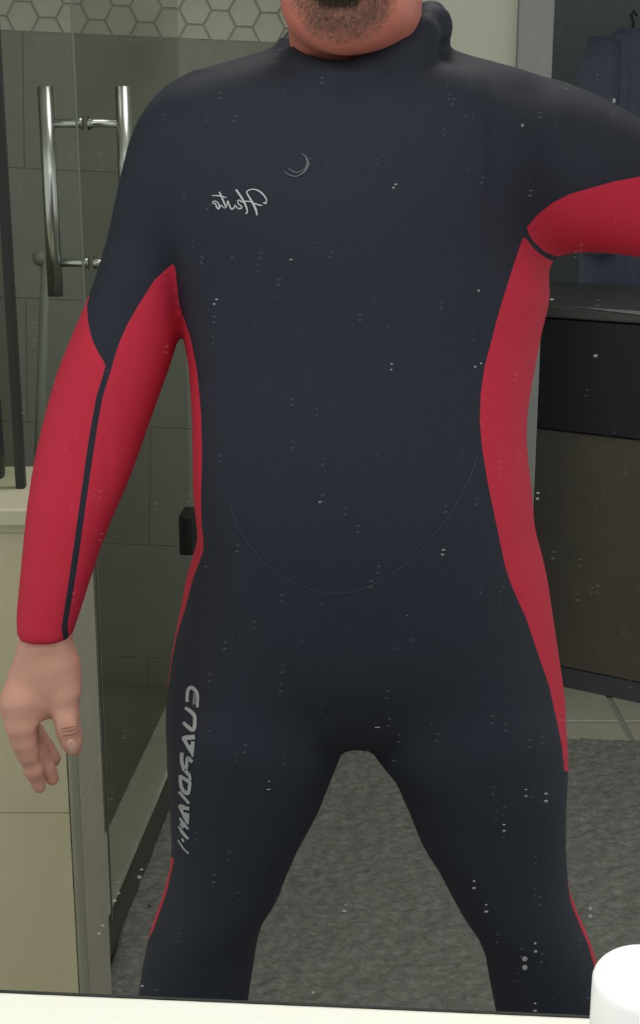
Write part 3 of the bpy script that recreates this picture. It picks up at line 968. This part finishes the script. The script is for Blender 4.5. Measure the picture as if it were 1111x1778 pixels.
# ---- prints and seams laid on the suit surface
def hit(px, py, lift):
    d = Vector(ray(px, py)).normalized()
    loc, nn, i, dist = BVH.ray_cast(Vector(CAM), d)
    if loc is None:
        return None
    return loc - d * lift
def spline(pts, step=2.0):
    pts = np.array(pts, float)
    if len(pts) == 2:
        n = max(2, int(np.linalg.norm(pts[1] - pts[0]) / step))
        return pts[0] + (pts[1] - pts[0]) * np.linspace(0, 1, n + 1)[:, None]
    P_ = np.concatenate([[2 * pts[0] - pts[1]], pts, [2 * pts[-1] - pts[-2]]])
    out = []
    for i in range(1, len(P_) - 2):
        n = max(2, int(np.linalg.norm(P_[i + 1] - P_[i]) / step))
        for t in np.linspace(0, 1, n, endpoint=False):
            a, b, c, d = P_[i - 1:i + 3]
            out.append(0.5 * (2 * b + (c - a) * t + (2 * a - 5 * b + 4 * c - d) * t * t + (3 * b - a - 3 * c + d) * t ** 3))
    out.append(P_[-2])
    return np.array(out)
def ribbons(name, strokes, m, label=None, lift=0.0009, straight=False):
    vs, fs = [], []
    for st in strokes:
        pts, w = st[0], st[1]
        q = spline(pts) if not straight else np.concatenate([spline(pts[i:i + 2])[:-1] for i in range(len(pts) - 1)] + [np.array([pts[-1]], float)])
        w = np.interp(np.linspace(0, 1, len(q)), np.linspace(0, 1, len(w)), w) if isinstance(w, (list, tuple)) else np.full(len(q), w)
        tg = np.gradient(q, axis=0)
        tg /= np.linalg.norm(tg, axis=1, keepdims=True) + 1e-9
        nr = np.stack([-tg[:, 1], tg[:, 0]], -1)
        prev_ = None
        for k in range(len(q)):
            l = hit(*(q[k] + nr[k] * w[k] / 2), lift); r = hit(*(q[k] - nr[k] * w[k] / 2), lift)
            if l is None or r is None:
                prev_ = None
                continue
            vs += [tuple(l - Vector(off)), tuple(r - Vector(off))]
            cur = len(vs) - 2
            if prev_ is not None:
                fs.append((prev_, prev_ + 1, cur + 1, cur))
            prev_ = cur
    me = bpy.data.meshes.new(name)
    me.from_pydata(vs, [], fs)
    me.polygons.foreach_set('use_smooth', [True] * len(me.polygons))
    o = link(name, me, m, suit)
    if label:
        o['label'] = label
    return o
def polyprint(name, polys, m, label=None, lift=0.001):
    bm = bmesh.new()
    for pl_ in polys:
        pl_ = [pl_[i] for i in range(len(pl_))]
        vs = []
        for p_ in pl_:
            h_ = hit(p_[0], p_[1], lift)
            if h_ is not None:
                vs.append(bm.verts.new(h_ - Vector(off)))
        if len(vs) >= 3:
            bm.faces.new(vs)
    bmesh.ops.triangulate(bm, faces=bm.faces)
    return obj(name, bm, m, suit)

# chest script, seen mirrored
def c3(l):
    return [(340 + x / 5.05, 240 + y / 5.05) for x, y in l]
S = []
S.append((c3([(612, 558), (618, 570), (604, 572), (590, 566), (612, 562), (622, 548), (604, 510), (570, 474), (530, 452), (490, 448), (455, 460), (446, 478), (470, 520), (505, 580), (530, 640), (535, 676)]), [2.2, 1.6, 2.0, 2.0, 2.4, 3.0, 2.6, 2.2, 2.0, 2.4, 3.0, 3.4, 3.8, 4.0, 3.6, 2.6]))
S.append((c3([(350, 450), (370, 475), (400, 520), (430, 575), (450, 630), (448, 655), (432, 658)]), [3.4, 3.6, 3.6, 3.6, 3.4, 2.8, 2.0]))
S.append((c3([(578, 590), (550, 584), (510, 570), (470, 555), (430, 552), (405, 560), (385, 545), (368, 545), (372, 575), (392, 590), (405, 605), (385, 618), (360, 608), (345, 585)]), [2.2, 2.6, 2.2, 1.8, 1.8, 2.0, 2.2, 2.4, 2.4, 2.2, 2.4, 2.8, 2.4, 1.8]))
S.append((c3([(345, 585), (330, 615), (308, 618), (290, 575), (278, 548), (272, 590), (255, 612), (240, 605)]), [1.8, 2.8, 3.0, 2.8, 2.2, 2.0, 2.4, 2.0]))
S.append((c3([(205, 470), (222, 505), (245, 560), (262, 600), (258, 612), (240, 605), (222, 585)]), [2.6, 3.2, 3.4, 3.2, 2.4, 2.2, 1.8]))
S.append((c3([(140, 502), (180, 502), (220, 508), (268, 520)]), [1.4, 2.4, 2.6, 1.6]))
S.append((c3([(222, 585), (200, 618), (180, 600), (172, 575), (150, 570), (150, 556), (175, 552), (200, 575), (205, 610), (190, 622)]), [1.8, 3.0, 3.0, 2.6, 2.0, 1.8, 2.2, 2.6, 2.6, 2.2]))
ribbons('chest_lettering', S, M['print'], 'silver mirrored script print')
ribbons('chest_lettering_mark', [(c3([(96, 622), (112, 622)]), 2.0), (c3([(118, 585), (132, 588)]), 1.2)], M['printd'], 'small faint print mark')
# crescent emblem
E = [(c3([(770, 284), (800, 310), (845, 330), (885, 332), (935, 306), (968, 262), (980, 215), (965, 165), (925, 128)]), [1.2, 2.4, 2.6, 2.4, 4.5, 6.0, 5.0, 2.6, 1.0]),
     (c3([(808, 260), (840, 284), (880, 298), (912, 294), (940, 268)]), [1.4, 2.4, 2.6, 2.4, 1.2])]
ribbons('crescent_emblem', E, M['printd'], 'faint grey crescent emblem')

# thigh lettering, letters stacked down the leg
def ca(l):
    return [(280 + x / 10.46, 1170 + y / 10.46) for x, y in l]
def cb(l):
    return [(280 + x / 9.88, 1320 + y / 9.88) for x, y in l]
Lt = []
Lt.append((ca([(472, 510), (468, 420), (485, 300), (535, 245), (600, 280), (652, 360), (664, 470), (652, 610)]), [5.6, 5.6, 6.2, 6.6, 6.2, 5.2, 4.6, 4.6]))
Lt.append((ca([(430, 610), (540, 690), (600, 760), (610, 860), (595, 980), (560, 1020), (480, 960), (395, 880)]), [5.0, 6.8, 6.8, 6.4, 6.8, 7.0, 7.0, 5.0]))
Lt.append((ca([(612, 1145), (520, 1155), (410, 1165), (425, 1210), (480, 1310), (545, 1420), (575, 1500)]), [8.5, 8.5, 7.6, 6.0, 6.4, 6.0, 2.0]))
Lt.append((ca([(572, 1230), (566, 1320), (560, 1430), (568, 1510)]), [6.4, 6.6, 6.6, 3.0]))
Lt.append((ca([(500, 1320), (560, 1380)]), 8.0))
Lt.append((ca([(378, 1430), (368, 1540), (385, 1650), (430, 1760), (455, 1690), (462, 1600), (480, 1520), (560, 1605)]), [6.6, 6.6, 6.4, 6.6, 6.2, 5.4, 5.6, 6.4]))
Lt.append((cb([(400, 170), (440, 215), (480, 260), (500, 345)]), [5.0, 7.0, 5.6, 4.0]))
Lt.append((cb([(330, 255), (328, 350), (345, 460), (395, 545), (465, 590)]), [6.0, 6.2, 6.2, 6.4, 4.0]))
Lt.append((cb([(350, 285), (430, 340), (488, 385), (480, 480), (462, 590)]), [5.0, 6.4, 6.0, 6.0, 5.0]))
Lt.append((cb([(400, 540), (460, 575)]), 6.0))
Lt.append((cb([(300, 540), (380, 630), (475, 745)]), [4.4, 5.4, 4.4]))
Lt.append((cb([(480, 835), (400, 815), (325, 785), (345, 850), (400, 980), (460, 1100)]), [6.2, 6.8, 6.6, 4.8, 5.6, 2.4]))
Lt.append((cb([(455, 910), (450, 1000), (455, 1090)]), [5.4, 6.4, 3.4]))
Lt.append((cb([(400, 900), (440, 960)]), 5.0))
Lt.append((cb([(310, 985), (370, 1075), (465, 1185)]), [2.6, 6.4, 3.4]))
Lt.append((cb([(330, 1080), (385, 1160)]), 5.0))
Lt.append((cb([(295, 1130), (370, 1250), (465, 1355)]), [2.6, 6.0, 4.2]))
Lt.append((cb([(350, 1340), (385, 1400)]), [2.8, 4.4]))
Lt.append((cb([(285, 1370), (340, 1455), (400, 1540), (470, 1600)]), [2.4, 3.0, 3.0, 3.0]))
ribbons('thigh_lettering', Lt, M['print2'], 'silver mirrored lettering running down the thigh', 0.0011)
ribbons('thigh_lettering_shade', [(ca([(590, 345), (606, 430), (606, 560)]), [3.0, 7.0, 9.0])], M['shadowprint'], 'darker grey fill of the first letter', 0.0008)

# belly seam
ribbons('belly_seam', [([(400, 880), (425, 935), (470, 985), (520, 1015), (575, 1030), (630, 1022), (690, 990), (740, 945), (785, 885), (815, 830), (828, 790)], 1.6)], M['seam'], 'thin curved seam across the belly', 0.0006)

# ---- skin: torso core under the suit, neck, head, hands and feet as one mesh
def skin_parts():
    parts = []
    f = suit_field(0.010, -0.010)
    # neck rows
    nk = []
    for (py, xl, xr, Y, b) in [(170, 520, 735, 1.285, 0.055), (110, 506, 735, 1.268, 0.062), (75, 503, 733, 1.262, 0.062), (25, 502, 729, 1.258, 0.062), (-60, 500, 726, 1.255, 0.062), (-160, 500, 722, 1.25, 0.062)]:
        l, r = P(xl, py, Y), P(xr, py, Y)
        nk.append((l[2], l[0], r[0], Y, b))
    f2 = Field((-0.15, 1.0, 1.36), (0.20, 1.46, 1.80), 0.004)
    f2.column(nk, 0.004, 2.1)
    # head (mostly above the picture)
    f2.ell(P(606, -190, 1.235), (0.076, 0.098, 0.095), 0.02)
    f2.ell(P(606, -95, 1.205), (0.056, 0.080, 0.075), 0.02)
    f2.chain([P(550, -75, 1.235), P(567, -5, 1.180), P(598, 20, 1.158), P(636, -5, 1.180), P(676, -75, 1.240)], [0.020, 0.020, 0.021, 0.020, 0.020], 0.025)
    f2.ell(P(598, -35, 1.168), (0.038, 0.030, 0.040), 0.02)
    f2.chain([P(600, -235, 1.135), P(599, -190, 1.122), P(598, -150, 1.105)], [0.009, 0.011, 0.014], 0.012)
    for s in (-1, 1):
        f2.ell(P(599 + s * 24, -148, 1.122), (0.010, 0.012, 0.009), 0.008)
        f2.chain([P(600 + s * 25, -252, 1.138), P(600 + s * 90, -256, 1.152)], [0.009, 0.008], 0.012)
        f2.ell(P(600 + s * 52, -225, 1.150), (0.014, 0.012, 0.012), 0.004)
        f2.ell(P(604 + s * 140, -190, 1.245), (0.009, 0.022, 0.033), 0.008)
    f2.ell(P(598, -98, 1.124), (0.026, 0.010, 0.007), 0.006)
    f2.ell(P(598, -76, 1.126), (0.023, 0.010, 0.007), 0.006)
    # throat softness under the chin
    f2.ell(P(614, 30, 1.205), (0.042, 0.035, 0.022), 0.03)
    parts.append(('body', f))
    parts.append(('head', f2))
    # hand hanging at the left
    fh = Field((-0.33, 1.12, 0.76), (-0.16, 1.34, 1.0), 0.0022)
    Y0 = 1.214
    q = 0.53e-3
    wr = []
    for (py, xl, xr, Y, b) in [(1070, 40, 128, Y0, 0.024), (1104, 34, 123, Y0, 0.024), (1132, 28, 132, Y0, 0.022), (1166, 15, 139, Y0, 0.021), (1198, 5, 139, Y0 - .002, 0.020), (1222, 2, 112, Y0 - .002, 0.018), (1240, 6, 88, Y0 - 0.002, 0.015)]:
        l, r = P(xl, py, Y), P(xr, py, Y)
        wr.append((l[2], l[0], r[0], Y, b))
    fh.column(wr, 0.004, 2.1, sm=0.016)
    def ch(l, k=0.006):
        fh.chain([P(a, b, c) for a, b, c, r in l], [r * q for a, b, c, r in l], k, 0.012)
    ch([(35, 1224, Y0 - 0.012, 32), (37, 1262, Y0 - 0.016, 25), (42, 1288, Y0 - 0.016, 21), (48, 1308, Y0 - 0.014, 18), (58, 1336, Y0 - 0.010, 15.5), (68, 1366, Y0 - 0.004, 12)])
    ch([(36, 1222, Y0 + 0.010, 26), (52, 1280, Y0 + 0.006, 18), (68, 1308, Y0 + 0.008, 16), (82, 1334, Y0 + 0.010, 15), (90, 1351, Y0 + 0.012, 13.5)], 0.0025)
    ch([(36, 1220, Y0 + 0.026, 24), (54, 1268, Y0 + 0.030, 18), (76, 1295, Y0 + 0.030, 17), (90, 1317, Y0 + 0.026, 16.5)], 0.002)
    ch([(36, 1218, Y0 + 0.040, 20), (50, 1254, Y0 + 0.046, 15), (62, 1268, Y0 + 0.046, 14.5), (71, 1280, Y0 + 0.042, 14)], 0.002)
    ch([(98, 1165, Y0 - 0.004, 36), (112, 1205, Y0 - 0.010, 25), (115, 1240, Y0 - 0.013, 21), (119, 1268, Y0 - 0.014, 20), (124, 1286, Y0 - 0.014, 18), (128, 1299, Y0 - 0.013, 14.5)], 0.006)
    ch([(70, 1222, Y0 - 0.002, 18), (100, 1218, Y0 - 0.006, 18)], 0.008)
    for (a, b, c, r) in [(118, 1262, Y0 - 0.025, 9)]:
        fh.ell(P(a, b, c), (r * q * 1.3, r * q * 0.5, r * q), 0.008)
    parts.append(('hand', fh))
    # raised hand above the picture edge
    fr = Field((0.24, 0.94, 1.36), (0.42, 1.16, 1.60), 0.003)
    cr = lambda l, k=0.005: fr.chain([P(a, b, c) for a, b, c, r in l], [r * q for a, b, c, r in l], k, 0.01)
    cr([(1222, 110, 1.055, 48), (1222, 60, 1.04, 48), (1215, 10, 1.03, 58), (1205, -60, 1.02, 62)])
    cr([(1185, 20, 1.02, 30), (1145, -8, 1.00, 22), (1118, -14, 0.99, 17), (1106, -8, 0.985, 13)])
    for i in range(4):
        y = -150 + 42 * i
        cr([(1215, -50 - 26 * (3 - i), 1.035, 26), (1255, y - 20, 1.015, 19), (1250, y - 28, 0.985, 17), (1222, y - 30, 0.975, 15)], 0.002)
    parts.append(('hand_up', fr))
    for cx, s in ((-0.205, -1), (0.325, 1)):
        ff = Field((cx - 0.09, 1.0, 0.005), (cx + 0.09, 1.42, 0.16), 0.004)
        ff.chain([(cx, 1.30, 0.15), (cx, 1.30, 0.075)], [0.036, 0.037], 0.015)
        ff.chain([(cx, 1.335, 0.058), (cx, 1.25, 0.062), (cx + s * 0.01, 1.14, 0.052)], [0.036, 0.036, 0.030], 0.02)
        for i in range(5):
            x = cx + s * (-0.034 + 0.018 * i)
            ln = [0.052, 0.048, 0.043, 0.037, 0.030][i]
            ff.chain([(x, 1.13, 0.044), (x + s * 0.002, 1.12 - ln, 0.036)], [0.016, 0.013 if i == 0 else 0.0095], 0.004)
        parts.append(('foot', ff))
    return parts
SV, ST, nb = [], [], 0
head_mesh = hand_mesh = None
for nm, f in skin_parts():
    v, q_ = f.mesh()
    v = smooth_mesh(v, q_, 2)
    t = tri(q_)
    if nm == 'head': head_mesh = (v, t)
    if nm == 'hand': hand_mesh = (v, t)
    SV.append(v); ST.append(t + nb); nb += len(v)
SV = np.concatenate(SV); ST = np.concatenate(ST)
me = bpy.data.meshes.new('body')
me.from_pydata((SV - off).tolist(), [], ST.tolist())
me.polygons.foreach_set('use_smooth', [True] * len(me.polygons))
flush = np.clip((SV[:, 2] - 1.30) / 0.05, 0, 1)
at = me.attributes.new('flush', 'FLOAT', 'POINT')
at.data.foreach_set('value', flush.astype(np.float32))
body = link('body', me, None, man)
# skin with flushed neck (a real difference of skin tone between throat and hand)
sk = M['skin']; nt = sk.node_tree
bs = nt.nodes['Principled BSDF']
lnk = [l for l in nt.links if l.to_socket == bs.inputs['Base Color']][0]
src = lnk.from_socket
an = nt.nodes.new('ShaderNodeAttribute'); an.attribute_name = 'flush'
mx = nt.nodes.new('ShaderNodeMix'); mx.data_type = 'RGBA'; mx.blend_type = 'MULTIPLY'
nt.links.new(an.outputs['Fac'], mx.inputs[0])
nt.links.new(src, mx.inputs[6])
mx.inputs[7].default_value = (1.0, 0.64, 0.61, 1)
nt.links.new(mx.outputs[2], bs.inputs['Base Color'])
me.materials.append(sk)

# beard: short strands over chin and jaw
hv, ht = head_mesh
hp = proj(hv); hn = vnormals(hv, ht)
def strands(name, poly, count, ln, wd, m, soft, seed):
    rg = np.random.default_rng(seed)
    sd = poly_sd(hp, poly)
    cen = sd[ht].mean(1)
    nrm_ = hn[ht].mean(1)
    ar = np.linalg.norm(np.cross(hv[ht[:, 1]] - hv[ht[:, 0]], hv[ht[:, 2]] - hv[ht[:, 0]]), axis=1)
    wgt = ar * np.clip((soft - cen) / (2 * soft), 0, 1) * (nrm_[:, 1] < 0.35)
    wgt /= wgt.sum()
    fi = rg.choice(len(ht), count, p=wgt)
    r1_, r2_ = rg.uniform(size=count), rg.uniform(size=count)
    s_ = np.sqrt(r1_)
    tri_ = hv[ht[fi]]
    p = tri_[:, 0] * (1 - s_)[:, None] + tri_[:, 1] * (s_ * (1 - r2_))[:, None] + tri_[:, 2] * (s_ * r2_)[:, None]
    n_ = nrm_[fi]
    d = n_ * 0.45 + np.array([0, 0, -1.0]) * 0.7 + rg.normal(0, 0.35, (count, 3))
    d /= np.linalg.norm(d, axis=1, keepdims=True)
    L = ln * rg.uniform(0.5, 1.2, count)[:, None]
    sd_ = np.cross(d, rg.normal(0, 1, (count, 3))); sd_ /= np.linalg.norm(sd_, axis=1, keepdims=True)
    a = p + sd_ * wd / 2; b = p - sd_ * wd / 2; c = p + d * L
    vv = np.stack([a, b, c], 1).reshape(-1, 3) - off
    me = bpy.data.meshes.new(name)
    me.from_pydata(vv.tolist(), [], np.arange(3 * count).reshape(-1, 3).tolist())
    o = link(name, me, m, man, 'stuff')
    return o
strands('beard', [(515, -160), (524, 5), (535, 28), (552, 46), (590, 58), (625, 52), (650, 38), (668, 12), (690, -60), (690, -160), (640, -110), (560, -110)], 26000, 0.0035, 0.00032, M['beard'], 20, 1)['label'] = 'greying brown short beard'
strands('beard', [(548, -30), (556, 3), (590, 7), (620, 3), (630, -30)], 5000, 0.004, 0.0005, M['hair'], 6, 3)['label'] = 'dark strands painting the shade of the mouth gap'  # dense dark strands stand in for the shade at the mouth opening
strands('hair', [(450, -325), (760, -325), (720, -420), (480, -420)], 9000, 0.02, 0.0012, M['hair'], 10, 2)

M['eyewhite'] = mat('eye_white', srgb(225, 220, 212), 0.25)
M['iris'] = mat('iris', srgb(60, 48, 40), 0.25)
for s_ in (-1, 1):
    c_ = P(600 + s_ * 52, -226, 1.146)
    bm = bmesh.new()
    bmesh.ops.create_uvsphere(bm, u_segments=16, v_segments=10, radius=0.0115)
    for v_ in bm.verts: v_.co = Vector((v_.co.x, v_.co.y, v_.co.z * 0.55)) + Vector(c_ - off)
    e_o = obj('eye', bm, M['eyewhite'], body, True)
    bm = bmesh.new()
    bmesh.ops.create_uvsphere(bm, u_segments=12, v_segments=8, radius=0.0048)
    for v_ in bm.verts: v_.co = Vector((v_.co.x, v_.co.y * 0.4 - 0.0108, v_.co.z)) + Vector(c_ - off)
    obj('iris', bm, M['iris'], body, True)
# thumb nail and knuckle creases on the hanging hand
hB = BVHTree.FromPolygons(hand_mesh[0].tolist(), hand_mesh[1].tolist())
def hhit(px, py, lift):
    d = Vector(ray(px, py)).normalized()
    loc, nn, i, dist = hB.ray_cast(Vector(CAM), d)
    return None if loc is None else loc - d * lift
bm = bmesh.new()
rings = []
for r in (0.0, 0.35, 0.7, 0.9, 1.0):
    ring = []
    for k in range(20 if r else 1):
        a = 2 * math.pi * k / 20
        h_ = hhit(125.5 + 9.5 * r * math.cos(a) + 2.0 * r * math.sin(a), 1296.5 + 13 * r * math.sin(a), 0.0012 if r < 0.95 else 0.0)
        if h_ is not None:
            ring.append(bm.verts.new(h_ - Vector(off)))
    rings.append(ring)
try:
    for k in range(20):
        bm.faces.new((rings[0][0], rings[1][k], rings[1][(k + 1) % 20]))
    for A, B in zip(rings[1:], rings[2:]):
        for k in range(20):
            bm.faces.new((A[k], B[k], B[(k + 1) % 20], A[(k + 1) % 20]))
except Exception as ex_:
    print('nail', ex_)
o = obj('thumb_nail', bm, M['nail'], body, True)
vs, fs = [], []
for pts in ([(104, 1266), (118, 1264), (134, 1260)], [(106, 1270), (120, 1269), (133, 1265)], [(108, 1278), (120, 1277), (132, 1274)]):
    q = spline(pts, 2)
    for k, (a, b) in enumerate(q):
        w = 0.7 * math.sin(math.pi * (k + 0.5) / len(q)) + 0.1
        l, r = hhit(a, b - w, 0.0004), hhit(a, b + w, 0.0004)
        if l is None or r is None: continue
        vs += [tuple(l - Vector(off)), tuple(r - Vector(off))]
        if k: fs.append((len(vs) - 4, len(vs) - 3, len(vs) - 1, len(vs) - 2))
me = bpy.data.meshes.new('knuckle_creases'); me.from_pydata(vs, [], fs)
link('knuckle_creases', me, M['crease'], body)

# phone held by the raised hand, above the picture
pc = P(1250, -190, 0.99)
ph = thing('smartphone', 'dark smartphone in the raised hand above the upper right picture corner', 'phone', tuple(pc))
bm = bmesh.new(); box(bm, (-0.036, -0.004, -0.07), (0.036, 0.004, 0.07), 0.003)
obj('body', bm, M['phone'], ph)
bm = bmesh.new(); box(bm, (-0.03, -0.0055, 0.035), (-0.008, -0.0041, 0.065), 0.0004)
obj('camera_bump', bm, M['black'], ph)
